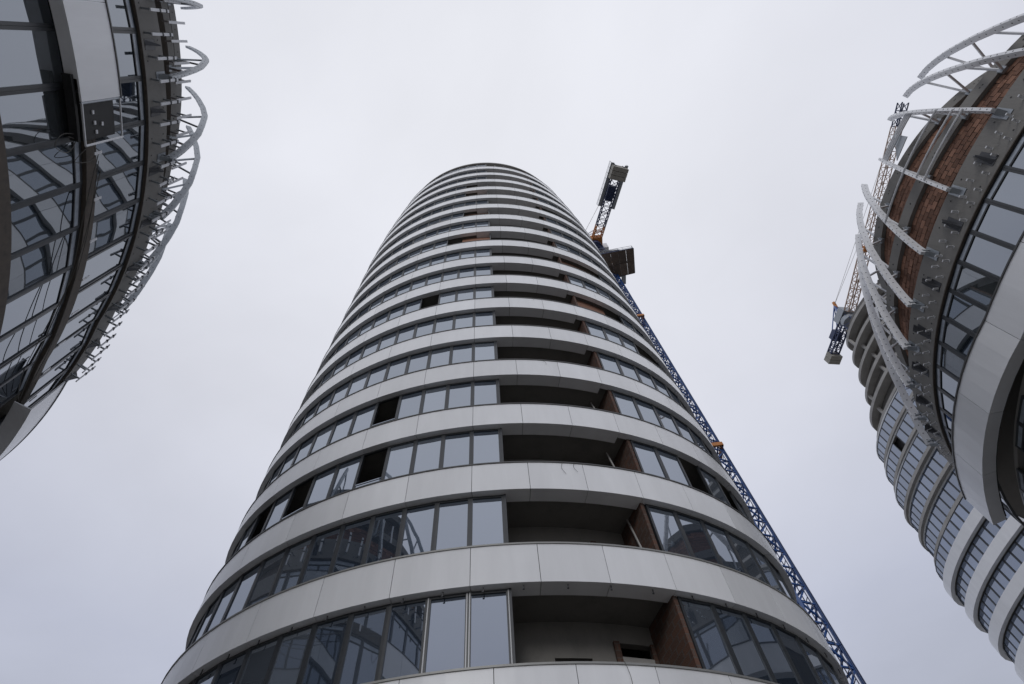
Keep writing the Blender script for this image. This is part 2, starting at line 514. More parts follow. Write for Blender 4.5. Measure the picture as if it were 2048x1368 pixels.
# balcony recesses: back wall, side walls, door openings, lintels
for k in range(NF):
    br = BR if k > 1 else 5.5
    z0, z1 = H(k) - .9, H(k + 1) - 1.125
    mb = MB()
    dz = z0 + 2.15
    dz2 = z0 + 2.62
    for (a, b_, zt_) in ((BL - .3, 2.2, z1), (2.202, 3.298, None), (3.3, 4.2, z1), (4.202, 5.298, 0), (5.3, br + .4, z1)):
        if zt_ is None: mb.arc(T(k), a, b_, 1.75, 1.95, dz, z1, 2)
        elif zt_ == 0: mb.arc(T(k), a, b_, 1.75, 1.95, dz2, z1, 2)
        else: mb.arc(T(k), a, b_, 1.75, 1.95, z0, z1, 2)
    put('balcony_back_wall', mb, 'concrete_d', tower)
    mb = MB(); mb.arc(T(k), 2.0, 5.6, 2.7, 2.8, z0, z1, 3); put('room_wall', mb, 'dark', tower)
    for (a, b_) in ((br - .14, br - .02),):
        mb = MB(); mb.arc(T(k), a, b_, GO + .02, 1.75, z0, z1, 1); put('balcony_side_wall', mb, 'brick_w', tower)
    for (a, b_) in ((4.02, 4.2), (5.2, 5.32)):
        mb = MB(); mb.arc(T(k), a, b_, 1.67, 1.748, z0, dz2, 1); put('brick_jamb', mb, 'brick_w', tower)
    mb = MB(); mb.arc(T(k), 4.202, 5.198, 1.68, 1.748, z0 + 2.0, z0 + 2.2, 1); put('lintel', mb, 'concrete_f', tower)
    # head frame over the first glazed pane and the balcony corner post
    mb = MB(); mb.arc(T(k), BL + .002, BL + .07, GO - .02, GO + .35, H(k) + .002, H(k + 1) - BAND - .005, 1)
    put('corner_post', mb, 'frame', tower)
# small hooks on the soffit of the second band, film strips on the lowest windows, hanging wires
hook = MB(); hook.box(-.012, .012, -.012, .012, -.13, 0); hook.box(-.04, .012, -.012, .012, -.13, -.105)
hm = hook.mesh('soffit_hook', 'bolt')
q = -11.0
while q < 13.5:
    x, y = tp.pt(q, .11); link('soffit_hook', hm, tower, (x, y, H(1) - BAND), face_rz(tp, q)); q += WW * (1 if not 1 < q < 5.5 else 1.1)
for q in (BL - .01, BL - WW - .035, BL - WW + .035, BL - 2 * WW):
    x, y = tp.pt(q, GO - .004); b = MB(); b.box(-.014, .014, -.006, 0, 0.02, wh - .02)
    link('film_strip', b.mesh('film_strip', 'film'), tower, (x, y, H(0) + .01), face_rz(tp, q))
for (k, q, L) in ((0, 3.45, 1.2), (2, 2.9, .62), (2, 3.3, .5), (4, 3.0, .45), (6, 3.1, .35), (10, 3.2, .4)):
    pts = []
    for i in range(9):
        u = i / 8
        x, y = tp.pt(q + .05 * math.sin(5 * u + k) + .05 * u, -.036); pts.append((x, y, H(k) + .02 - L * u))
    x, y = tp.pt(q, .1); pts.insert(0, (x, y, H(k) + .02))
    mb = MB(); mb.tube(pts, .0055, 4); o = put('hanging_wire', mb, 'cable')
    tag(o, {0: 'thin wire hanging over the lowest white band of the tower', 4: 'short wire looped over the fifth white band from below',
            6: 'short wire hanging over the seventh white band from below', 10: 'tiny wire over a white band high on the tower'}.get(k) if k != 2 else
        ('left of two thin wires hanging over the third white band' if q < 3 else 'right of two thin wires hanging over the third white band'), 'wire', 'wires hanging over the white bands')
# timber props leaning on balcony right walls
for k in (1, 2, 3):
    x0, y0 = tp.pt(5.15, .45); x1, y1 = tp.pt(5.3, 1.1)
    mb = MB(); mb.bar((x0, y0, H(k) - .2), (x1, y1, H(k + 1) - 1.14), .05)
    o = put('prop', mb, 'concrete_f')
    tag(o, ['', 'pale slanting prop in the second balcony recess from below', 'pale slanting prop in the third balcony recess from below', 'pale slanting prop in the fourth balcony recess from below'][k], 'prop', 'props in the balcony recesses')
# crown: storey of glass set back, posts and roof ring
mb = MB(); mb.arc(T(17), T(17).smin, T(17).smax, .55, .6, H(NF - 1), H(NF) - BAND + .4, 96, 0, True); put('crown_glazing', mb, 'glass', tower)
mb = MB(); mb.arc(T(18), T(18).smin, T(18).smax, .1, 1.2, H(NF) - BAND + .4, H(NF) - BAND + .75, 120, 0, True); put('roof_ring', mb, 'concrete_f', tower)
for i in range(-14, 15):
    x, y = T(18).pt(i * 1.03, .35); b = MB(); b.bar((x, y, H(NF - 1)), (x, y, H(NF) - BAND + .4), .08); put('crown_post', b, 'alu', tower)

# ================================================================== curved side buildings
def tie_holes(mb, plan, a, b, o, zs, step, jitter=.15):
    q = a
    while q < b:
        for z in zs:
            if random.random() < .85:
                x, y = plan.pt(q + random.uniform(-jitter, jitter), o)
                n = plan.nrm(q); t = Vector((-n[1], n[0], 0)); nn = Vector((n[0], n[1], 0)); c = Vector((x, y, z))
                r = .022
                mb.bar(c - nn * .01, c + nn * .004, r * 2)
        q += step

RIB = [(0, -.22), (.8, -.02), (1.6, .22), (2.4, .47), (3.2, .75), (4.2, 1.12), (5.2, 1.5), (6.2, 1.92), (7.4, 2.45), (8.6, 3.05), (9.8, 3.72), (11, 4.5)]
RIB_L = [(0, -.25), (.8, -.15), (1.6, -.02), (3.2, .3), (4.7, .66), (6.4, 1.2), (8, 1.74), (9.5, 2.45), (11, 3.3), (12, 3.95), (13, 4.7)]
def rib_at(plan, q, zb, L, parent, m, deep=.26, wide=.10, RB=None, rin=None):
    """curved steel rib leaning over the stepped-back upper floors, with bracket, struts and bolts"""
    n = plan.nrm(q); nn = Vector((n[0], n[1], 0)); side = Vector((-n[1], n[0], 0))
    def P(dz, ins):
        x, y = plan.pt(q, ins); return Vector((x, y, zb + dz))
    prof = [p for p in (RB or RIB) if p[0] <= L + .01]
    pts = [P(*p) for p in prof]
    mb = MB(); mb.sweep(pts, side, wide, deep)
    r = put('rib', mb, m, parent)
    mb = MB(); b0 = pts[0]; c = Vector((*plan.pt(q, .0), zb - .05))
    mb.bar(c + Vector((0, 0, -.12)), b0 + Vector((0, 0, .0)), .16, .05); mb.bar(c + Vector((0, 0, .16)), b0 + Vector((0, 0, .14)), .16, .05)
    mb.bar(c + nn * .012 + Vector((0, 0, -.28)), c + nn * .012 + Vector((0, 0, .3)), .3, .02, up=nn)
    s_ = MB(); s_.v, s_.f, s_.mi = mb.v, mb.f, mb.mi
    me = s_.mesh('bracket', 'galv'); sub('bracket', me, r)
    # V struts to the slab edges
    for (zt, ins, dz1, dz2) in ((3.35, .9, 2.3, 4.4), (6.75, 2.2, 5.6, 7.9)):
        if dz2 > L: continue
        if rin: ins = rin(0 if zt < 4 else 1, q)
        a = Vector((*plan.pt(q, ins), zb + zt - .8))
        def I(dz):
            for u, v in zip(prof, prof[1:]):
                if u[0] <= dz <= v[0]:
                    f = (dz - u[0]) / (v[0] - u[0]); return P(dz, u[1] + (v[1] - u[1]) * f)
        for dz in (dz1, dz2):
            b = MB(); b.bar(a, I(dz), .07); sub('strut', b.mesh('strut', m), r)
        b = MB(); b.bar(a - nn * .05, a + nn * .06, .22); sub('strut_plate', b.mesh('strut_plate', 'galv'), r)
    bm_ = MB()
    for u, v in zip(pts, pts[1:]):
        d = (v - u)
        nrm_ = side.cross(d.normalized()).normalized()
        for f in (.28, .72):
            c = u + d * f
            bm_.bar(c - side * (wide / 2 + .008), c + side * (wide / 2 + .006), .04)
            bm_.bar(c - nrm_ * (deep / 2 + .012), c + nrm_ * (deep / 2 + .008), .038)
    o = sub('bolts', bm_.mesh('bolts', 'bolt'), r); o['kind'] = 'stuff'
    return r

def side_building(P):
    """P: dict of numbers; returns the root. Rows of windows, concrete bands, brick storeys stepped back, ribs."""
    plan, root, W = P['plan'], P['root'], P['W'] + EYE
    a0, a1 = P['range']; ff = P['ff']; seg = 90
    # exposed band over the top row of windows
    main = plan
    for lv, (z0, z1, o0, nm) in enumerate(((W, W + 1.3, 0, 'edge_beam'), (W + 3.62, W + 4.1, .9, 'edge_beam'), (W + 6.98, W + 7.5, 2.2, 'edge_beam'))):
        if lv and P.get('lv'):
            plan, a0, a1 = P['lv'][lv - 1]; o0 = 0
        mb = MB(); mb.arc(plan, a0, a1, o0, o0 + .5, z0, z1, seg); put(nm, mb, 'concrete_s', root)
        mb = MB(); mb.arc(plan, a0, a1, o0 + .51, o0 + (4.5 if lv < 2 else 3.5), z0 + .05, z0 + .3, seg // 2); put('floor_slab', mb, 'concrete', root)
        mb = MB(); tie_holes(mb, plan, P['det'][0] if plan is main else a0 * .6, P['det'][1] if plan is main else a1 * .6, o0, (z0 + .25, z1 - .25), .8)
        o = put('tie_holes', mb, 'membrane_gap', root); o['kind'] = 'stuff'
    # mortar backing + clay blocks in the stepped-back storeys
    for lv, (z0, z1, o0) in enumerate(((W + 1.3, W + 3.62, 1.2), (W + 4.1, W + 6.98, 2.5))):
        if P.get('lv'):
            plan, a0, a1 = P['lv'][lv]; o0 = .15
        mb = MB(); mb.arc(plan, a0, a1, o0 + .02, o0 + .2, z0, z1, seg); put('brick_backing', mb, 'mortar', root)
        mb = MB(); mb.arc(plan, a0, a1, o0 - .28, o0 - .005, z1 - .24, z1 + .04, seg); put('recessed_beam', mb, 'concrete', root) if P['ledge'] else None
    # wall of everything below
    plan = main; a0, a1 = P['range']
    mb = MB(); mb.arc(plan, plan.smin, plan.smax, .35, .5, 0, W - ff * P['rows'] + .3, 90, closed=P['closed']); put('lower_wall', mb, 'interior', root)
    mb = MB(); mb.arc(plan, a0, a1, 3.5, 3.7, 0, W + (6.7 if not P.get('lv') else 1.0), 60); put('inner_wall', mb, 'dark', root)
    for r in range(P['rows'] + 1):
        mb = MB(); mb.arc(plan, a0, a1, .12, 3.5, W - ff * r - .02 if r else W - .02, (W - ff * r) + .12, seg); put('floor_slab', mb, 'concrete', root)

def bricks(plan, root, a, b, o, z0, z1, bw, bh, order, limit):
    me = MB(); gp = .012
    me.box(-bw / 2 + gp, bw / 2 - gp, 0, .06, gp, bh - gp); bm_ = me.mesh('brick', 'brick')
    cells = []
    nrow = int((z1 - z0) / bh)
    for r in range(nrow):
        q = a + (bw / 2 if r % 2 else 0)
        while q < b:
            cells.append((q, r)); q += bw
    cells.sort(key=order)
    rest_ = MB()
    for i, (q, r) in enumerate(cells):
        x, y = plan.pt(q, o + random.uniform(-.012, .012)); rz = face_rz(plan, q) + random.gauss(0, .01); z = z0 + r * bh + random.uniform(-.004, .004)
        if i < limit: link('brick', bm_, root, (x, y, z), rz)
        else: xform(rest_, bm_, (x, y, z), rz)
    if rest_.v:
        ob = put('brickwork', rest_, 'brick', root); ob['kind'] = 'stuff'

# ---------------------------------------------------------------- right building
RC = (27.136, 8.483); RR = 12.95
right = thing('curved_building', 'unfinished curved building with brick storeys and pale steel ribs, at the right edge', 'building', (RC[0], RC[1], 0))
rp = Plan(lambda t: (RC[0] + RR * math.cos(t), RC[1] + RR * math.sin(t)), R_(60), R_(300), 1440, origin=R_(180))
D2S = lambda d: R_(d) * RR            # degrees from the west point (positive towards the camera)
RW = 16.45
def circ_plan(c, rad): return Plan(lambda t: (c[0] + rad * math.cos(t), c[1] + rad * math.sin(t)), R_(70), R_(290), 720, origin=R_(180))
RL = [((25.3, 8.48), 10.2), ((23.1, 8.48), 6.5)]
RPL = [circ_plan(*x) for x in RL]
def rin(lv, q):
    """inset of the level's edge beam measured along the facade normal"""
    (cx, cy), rad = RL[lv]; x, y = rp.pt(q); n = rp.nrm(q); vx, vy = x - cx, y - cy
    b = vx * -n[0] + vy * -n[1]; c = vx * vx + vy * vy - rad * rad
    return -b - math.sqrt(max(b * b - c, 0))
PR = dict(lv=[(p, p.smin + .05, p.smax - .05) for p in RPL], plan=rp, root=right, W=RW, range=(rp.smin + .1, rp.smax - .1), det=(D2S(-38), D2S(62)), ff=3.4, rows=4, closed=False, ledge=False)
side_building(PR)
mid = 3.0
bricks(RPL[0], right, -6.0, 12.5, .15, EYE + RW + 1.41, EYE + RW + 3.63, .30, .2, lambda c: -c[1] * .6 + abs(c[0] - mid) * .25, 170)
bricks(RPL[1], right, -4.0, 8.5, .15, EYE + RW + 4.16, EYE + RW + 6.98, .30, .2, lambda c: -c[1] * .8 + abs(c[0] - mid) * .2, 130)
# windows, three rows
rw = R_(4.3) * RR
RSILL = 14.42; RHEAD = 16.43
fr, gr, tr = window_meshes('right', rw - .01, RHEAD - RSILL + .25, .07, 'glass_l', transom=.14)
q0 = D2S(13.1)
for row in range(3):
    for i in range(-14, 13):
        q = q0 + rw * i + rw / 2
        if not (D2S(-42) < q < D2S(62)): continue
        if row == 1 and i in (-4, -5, -8): 
            continue
        x, y = rp.pt(q, .06)
        w = link('window', fr, right, (x, y, EYE + RSILL - .25 - 3.4 * row), face_rz(rp, q) + random.gauss(0, .012)); sub('pane', gr, w); sub('transom', tr, w)
# white cladding panels on the bands below, soffits and copings
def rfr(t):
    d = math.degrees(t) - 180
    return 13.25 + (.72 * (1 - math.exp(d / 14)) if d < 0 else -.006 * d)
rpf = Plan(lambda t: (RC[0] + rfr(t) * math.cos(t), RC[1] + rfr(t) * math.sin(t)), R_(120), R_(270), 1440, origin=R_(180))
def FS(d): return rpf.at(R_(180 + d))
FJ = [FS(-31.5 + 10.4 * i) for i in range(11)]
for row in range(3):
    zt = EYE + 14.42 - 3.4 * row
    for a, b in zip(FJ, FJ[1:]):
        mb = MB(); mb.arc(rpf, a + .008, b - .008, 0, .05, zt - 1.27, zt - .05, 4); mb.arc(rpf, a + .008, b - .008, .052, .42, zt - 1.265, zt - 1.22, 4)
        put('cladding_panel', mb, 'panel', right)
    mb = MB(); mb.arc(rpf, FJ[0], FJ[-1], -.03, .4, zt - .05, zt, 60); put('coping', mb, 'coping', right)
    mb = MB(); mb.arc(rpf, FJ[0] + .05, FJ[-1], .06, .5, zt - 1.2, zt - .06, 60); put('band_backing', mb, 'dark', right)
# window head flashing with a rusty edge
mb = MB(); mb.arc(rp, D2S(-45), D2S(62), -.02, .2, EYE + RW - .035, EYE + RW - .002, 80); put('head_flashing', mb, 'rust', right)
# ribs
for d, L in ((23.6, 11), (13.2, 7.4), (4.1, 9.8), (-4.25, 11), (-11.8, 9.8), (-19.4, 9.8), (-27, 9.8), (-34, 8.6), (31.3, 11), (37.5, 11)):
    rib_at(rp, D2S(d), EYE + RW + 1.0, L, right, 'alu', rin=rin)
# purlins between the first two ribs
for dz, ins, a, b in ((2.3, .30, 13.2, 23.6), (1.6, .06, 13.2, 23.6), (3.6, .75, 4.1, 23.6), (6.5, 2.06, 13.2, 23.6), (6.75, 2.17, 13.2, 23.6), (7.0, 2.28, 13.2, 23.6), (7.25, 2.4, 13.2, 23.6)):
    pts = [(*rp.pt(D2S(a + (b - a) * i / 6), ins), EYE + RW + 1.0 + dz) for i in range(7)]
    mb = MB(); mb.tube(pts, .04, 6); put('purlin', mb, 'alu', right)
# clips and fold-out anchors on the exposed band
def clip_mesh():
    b = MB(); b.box(-.035, .035, -.2, 0, -.008, .008); b.box(-.035, .035, 0, .004, -.05, .05); b.box(-.035, .035, -.205, -.19, -.02, .02); return b.mesh('clip', 'alu')
def anchor_mesh():
    b = MB()
    b.hexa([(-.02, -.02, -.42), (.02, -.02, -.42), (.14, 0, -.42), (-.14, 0, -.42), (-.02, -.24, .1), (.02, -.24, .1), (.02, 0, .42), (-.02, 0, .42)])
    b.box(-.16, .16, -.012, 0, -.45, .2)
    return b.mesh('anchor', 'bolt')
cm, am = clip_mesh(), anchor_mesh()
for i in range(46):
    d = -36 + i * 2.1
    for z in (.22, .62):
        x, y = rp.pt(D2S(d + (0.7 if z > .5 else 0) + random.uniform(-.3, .3)), 0)
        link('clip', cm, right, (x, y, EYE + RW + z + random.uniform(-.06, .06)), face_rz(rp, D2S(d)))
for d in (9, 0, -8, -15, -22, -29, 18, 28):
    x, y = rp.pt(D2S(d), 0); link('anchor', am, right, (x, y, EYE + RW + .66), face_rz(rp, D2S(d)))
# dark plywood corner sheet sticking out above the roof edge
mb = MB(); P0 = [(*rp.pt(D2S(14), 2.05), EYE + RW + 6.9), (*rp.pt(D2S(19), 2.0), EYE + RW + 6.9), (*rp.pt(D2S(19), 2.3), EYE + RW + 8.1)]
n = Vector((*rp.nrm(D2S(16)), 0)) * .03
mb.add([Vector(p) for p in P0] + [Vector(p) + n for p in P0], [(0, 2, 1), (3, 4, 5), (0, 1, 4, 3), (1, 2, 5, 4), (2, 0, 3, 5)])
put('formwork_sheet', mb, 'galv', right)

# ---------------------------------------------------------------- left building
LC = (-28.48, -5.18)
def lrad(t):
    d = math.degrees(t)
    return 18.13 + (max(0, d - 48) * .04 if d < 75 else 1.08)
left = thing('curved_building', 'curved building with large dark reflecting windows and bare brackets, at the left edge', 'building', (LC[0], LC[1], 0))
lp = Plan(lambda t: (LC[0] + lrad(t) * math.cos(t), LC[1] + lrad(t) * math.sin(t)), R_(-70), R_(130), 1440, origin=R_(0))
def LS(d): return lp.at(R_(d))
LW = 21.28
PL = dict(plan=lp, root=left, W=LW, range=(lp.smin + .1, lp.smax - .1), det=(LS(-8), LS(64)), ff=3.55, rows=4, closed=False, ledge=False)
side_building(PL)
bricks(lp, left, LS(-5), LS(62), 1.2, EYE + LW + 1.35, EYE + LW + 3.4, .30, .2, lambda c: -c[1], 120)
lw = R_(4.4) * 18.13
LH = 2.98
fl, gl, tl = window_meshes('left', lw - .012, LH, .085, 'glass_l', transom=.2, depth=.12)
for row in range(3):
    for i in range(-6, 14):
        q = LS(11.9 + 4.4 * i + 2.2)
        if row == 1 and i in (9,):
            continue
        x, y = lp.pt(q, .08)
        w = link('window', fl, left, (x, y, EYE + 18.27 - 3.55 * row), face_rz(lp, q) + random.gauss(0, .014)); sub('pane', gl, w); sub('transom', tl, w)
# bare spandrel edges between the rows, rusty steel flashing
for row in range(1, 4):
    z = EYE + LW - 3.55 * row
    mb = MB(); mb.arc(lp, LS(-20), LS(74), -.02, .4, z + .02, z + .50, 80); put('spandrel_edge', mb, 'rust', left)
mb = MB(); mb.arc(lp, LS(-20), LS(74), -.02, .2, EYE + LW - .03, EYE + LW - .002, 80); put('head_flashing', mb, 'rust', left)
# white cladding on the spandrels: two stretches on the upper one
def clad(a, b, n, zt, hgt, pr):
    for i in range(n):
        u, v = a + (b - a) * i / n, a + (b - a) * (i + 1) / n
        mb = MB(); mb.arc(lp, LS(u) + .006, LS(v) - .006, -pr, -pr + .05, zt - hgt, zt, 5); mb.arc(lp, LS(u) + .006, LS(v) - .006 - (.55 if n > 2 and i == n - 1 else 0), -pr + .052, -.02, zt - hgt + .003, zt - hgt + .045, 5)
        put('cladding_panel', mb, 'panel', left)
    mb = MB(); mb.arc(lp, LS(a), LS(b), -pr - .03, -pr + .12, zt, zt + .05, 20); put('coping', mb, 'coping', left)
clad(-13, 17.3, 4, EYE + 19.02, 1.86, .36)
clad(51.8, 74, 3, EYE + 19.02, 1.86, .58)
# open end of the upper cladding: black box with bolts, edge frame
mb = MB(); mb.arc(lp, LS(16.6), LS(20.6), -.28, -.02, EYE + 17.2, EYE + 18.75, 4); bx = put('insulation_box', mb, 'membrane_gap', left)
mb = MB(); mb.arc(lp, LS(15.2), LS(20.6), -.25, -.03, EYE + 17.02, EYE + 17.13, 4); put('soffit_gap_shade', mb, 'membrane_gap', left)  # black strip stands in for the shade of the opening without soffit
for (d, z) in ((18.3, 17.7), (19.2, 17.75), (19.4, 18.1), (20.0, 17.8)):
    x, y = lp.pt(LS(d), -.285); b = MB(); b.box(-.05, .05, -.03, 0, -.04, .04); link('bolt_head', b.mesh('bolt_head', 'alu'), left, (x, y, EYE + z), face_rz(lp, LS(d)))
for (d, pr) in ((20.9, .36), (17.42, .33)):
    mb = MB(); mb.bar((*lp.pt(LS(d), -pr), EYE + 17.15), (*lp.pt(LS(d), -pr), EYE + 19.0), .06, .05); put('end_stile', mb, 'alu' if d > 20 else 'galv', left)
for z in (17.15, 18.98):
    mb = MB(); mb.bar((*lp.pt(LS(17.4), -.36), EYE + z), (*lp.pt(LS(20.9), -.36), EYE + z), .04); put('end_rail', mb, 'alu', left)
# bracket bars with two stand-offs each along the exposed band
b = MB(); b.box(-.045, .045, -.40, -.36, -.64, .64)
barm = b.mesh('bracket_bar', 'alu')
b = MB(); b.box(-.03, .03, -.36, 0, -.025, .025); stm = b.mesh('stand_off', 'galv')
b = MB(); b.box(-.06, .06, -.42, -.34, -.03, .03); clm = b.mesh('bracket_clamp', 'bolt')
for i in range(26):
    d = 3.2 + i * 2.2
    x, y = lp.pt(LS(d), 0)
    br = link('bracket', barm, left, (x, y, EYE + LW + .74 + random.uniform(-.08, .08)), face_rz(lp, LS(d)) + random.gauss(0, .05)); br.rotation_euler.x = random.gauss(0, .03)
    for z in (-.42, .28):
        s_ = sub('stand_off', stm, br); s_.location = (0, 0, z)
    for z in (0.0, .45):
        s_ = sub('clamp', clm, br); s_.location = (0, 0, z)
for i in range(24):
    d = 4.3 + i * 2.2
    x, y = lp.pt(LS(d), .9)
    br = link('bracket', barm, left, (x, y, EYE + LW + 3.8 + random.uniform(-.1, .1)), face_rz(lp, LS(d)) + random.gauss(0, .06))
    for z in (-.3, .28):
        s_ = sub('stand_off', stm, br); s_.location = (0, 0, z)
for i in range(9):
    d = 6.5 + i * 6.6
    x, y = lp.pt(LS(d), 0); link('anchor', am, left, (x, y, EYE + LW + .62), face_rz(lp, LS(d)))
for i in range(8):       # small pale clips on the bare spandrel
    d = 22.0 + i * 4.4
    x, y = lp.pt(LS(d), -.02); link('clip', barm, left, (x, y, EYE + 17.95), face_rz(lp, LS(d))).scale = (.9, .55, .28)
for d, L in ((0.5, 13), (8.5, 13), (16.2, 13), (25.0, 13), (32.4, 12), (39.5, 9.5), (46.5, 8)):
    rib_at(lp, LS(d), EYE + LW + 1.0, L, left, 'galv', deep=.24, wide=.11, RB=RIB_L)

# loose cables draped down the windows of the left building
def cable(pts, r, label):
    P = []
    for (d, z, pr) in pts: P.append(Vector((*lp.pt(LS(d), -pr), EYE + z)))
    out_ = []
    for i in range(len(P) - 1):
        p0, p1, p2, p3 = P[max(i - 1, 0)], P[i], P[i + 1], P[min(i + 2, len(P) - 1)]
        for u in [j / 6 for j in range(6)]:
            out_.append(.5 * ((2 * p1) + (-p0 + p2) * u + (2 * p0 - 5 * p1 + 4 * p2 - p3) * u * u + (-p0 + 3 * p1 - 3 * p2 + p3) * u ** 3))
    out_.append(P[-1])
    mb = MB(); mb.tube(out_, r, 5); o = put('cable', mb, 'cable'); tag(o, label, 'cable', 'cables hanging on the left building')
cable([(22.3, 18.2, .1), (28, 17.4, .16), (34, 17.1, .2), (41, 16.7, .2), (47, 16.9, .18), (52, 17.3, .1)], .013, 'longest cable drooping across the windows of the left building')
cable([(24, 18.3, .1), (33, 17.3, .2), (40, 16.4, .2), (45, 16.2, .22), (51.5, 17.2, .1)], .012, 'lowest sagging cable across the left windows')
cable([(23, 18.2, .1), (30, 17.7, .16), (37, 17.3, .2), (44, 17.3, .2), (51.8, 17.5, .1)], .011, 'cable running just under the rusty edge of the left building')
cable([(20.5, 18.3, .1), (20.3, 17.5, .15), (19.8, 16.6, .15), (20.6, 16.2, .16), (21.4, 16.7, .15), (20.6, 17.1, .14), (20.1, 16.8, .15)], .011, 'coiled cable loop in front of a large left window')
cable([(18.6, 17.3, .1), (21.2, 17.9, .14), (22.6, 17.8, .16), (22.4, 17.0, .14), (21.5, 17.6, .12)], .011, 'tangled short cable below the open end of the white cladding')

# ================================================================== far tower
FC = (56.9, 43.1); fe = Vector((.38, -.925)).normalized(); fn = Vector((fe.y, -fe.x))
far = thing('residential_tower', 'distant tapering tower with bare concrete floors on top, behind the right building', 'tower', (FC[0], FC[1], 0))
MTAB = [(-99, 1), (0, 1), (3, .91), (5, .79), (7, .63), (8, .53), (9.5, .42), (10.7, .33), (13, .2)]
def mscale(j):
    for (a, u), (b, v) in zip(MTAB, MTAB[1:]):
        if a <= j <= b: return u + (v - u) * (j - a) / (b - a)
    return .2
def fplan(j):
    m = mscale(j); A, B = 21.0 * m, 8.0 * (m ** .9)
    f = lambda t: (FC[0] + fe.x * A * math.cos(t) + fn.x * B * math.sin(t), FC[1] + fe.y * A * math.cos(t) + fn.y * B * math.sin(t))
    p = Plan(f, 0, 2 * math.pi, 360, origin=math.pi)
    # make the normal point outwards
    x, y = p.p[0]; n_ = p.nm[0]
    if (x - FC[0]) * n_[0] + (y - FC[1]) * n_[1] < 0:
        p = Plan(lambda t: f(-t), 0, 2 * math.pi, 360, origin=math.pi)
    return p
fz = lambda j: EYE + 41.5 + 3.3 * j
FW = 1.25; ffm, fgm, _ = window_meshes('far', FW - .02, 2.1, .10, 'glass_f')
ffm2, fgm2, _ = window_meshes('far_upper', FW - .02, 2.75, .10, 'glass_f')
for j in range(-13, 12):
    p = fplan(j); z = fz(j); white = j <= 0
    # sign of s that runs along the visible flank
    sg = 1 if (Vector(p.pt(6)) - Vector(p.pt(0))).dot(fe) * 0 + Vector((p.pt(6)[0], p.pt(6)[1])).length < Vector((p.pt(-6)[0], p.pt(-6)[1])).length else -1
    mb = MB()
    if white:
        mb.arc(p, p.smin, p.smax, -.25, .2, z, z + 1.25, 96, 0, True); put('white_band', mb, 'panel', far)
    else:
        mb.arc(p, p.smin, p.smax, 0, 1.2, z - .05, z + (.38 if j < 7 else .5), 96, 0, True); put('slab_edge', mb, 'concrete_f', far)
    n = 72; mb = MB(); ring = [p.pt(p.smin + (p.smax - p.smin) * i / n, .3) for i in range(n)]
    mb.add([(x, y, z) for x, y in ring] + [(x, y, z + .3) for x, y in ring], [tuple(range(n))[::-1], tuple(range(n, 2 * n))] + [(i, (i + 1) % n, n + (i + 1) % n, n + i) for i in range(n)])
    put('floor_slab', mb, 'concrete', far)
    nxt = fplan(j + 1)
    if j < 6:
        mb = MB(); mb.arc(p, p.smin, p.smax, 1.3 if not white else 1.0, 1.4, z + .3, fz(j + 1) - .05, 72, 0, True); put('inner_wall', mb, 'dark', far)
        if j >= -6:
            q = 1.0; i = 0
            while q < p.smax * .62:
                if not (j == 4 and i == 7):
                    x, y = p.pt(sg * q, .75 if not white else .3)
                    w = link('window', ffm if white else ffm2, far, (x, y, z + (1.2 if white else .40)), face_rz(p, sg * q)); sub('pane', fgm if white else fgm2, w)
                q += FW; i += 1
            if not white:
                mb = MB(); mb.arc(p, sg * .2, sg * p.smax * .65, .7, .8, z + 3.02, z + 3.24, 30); put('window_head', mb, 'film', far)
    else:
        mb = MB(); mb.arc(p, p.smin, p.smax, min(2.0, 6 * mscale(j)), min(2.2, 6.5 * mscale(j)), z + .5, fz(j + 1) - .05, 48, 0, True); put('inner_wall', mb, 'interior', far)
        for q in ((7.0,), (5.0, 10.5), (8.5,), (6.5,), (4.0,), ())[j - 6]:
            if q < p.smax * .6:
                x, y = p.pt(sg * q, 1.5 if mscale(j) > .4 else .9); mb = MB(); mb.bar((x, y, z + .5), (x, y, fz(j + 1) - .06), .35); put('column', mb, 'concrete_f', far)

# ================================================================== cranes
def lattice(mb, a, b, w, h, step, t, up=(0, 0, 1), mi=0):
    """four-chord lattice boom between a and b"""
    a = Vector(a); b = Vector(b); d = (b - a); L = d.length; d.normalize()
    up = Vector(up)
    if abs(d.dot(up)) > .95: up = Vector((.4, -.9, 0)).normalized()
    x = d.cross(up).normalized(); y = x.cross(d).normalized()
    cs = [(-w / 2, -h / 2), (w / 2, -h / 2), (w / 2, h / 2), (-w / 2, h / 2)]
    C = [x * u + y * v for u, v in cs]
    for c in C: mb.bar(a + c, b + c, t, mi=mi)
    n = max(1, int(round(L / step)))
    for i in range(n):
        p0 = a + d * (L * i / n); p1 = a + d * (L * (i + 1) / n)
        for k in range(4):
            c, e_ = C[k], C[(k + 1) % 4]
            mb.bar(p0 + c, p0 + e_, t * .55, mi=mi)
            if i % 2: mb.bar(p0 + c, p1 + e_, t * .55, mi=mi)
            else: mb.bar(p0 + e_, p1 + c, t * .55, mi=mi)
    return x, y, d

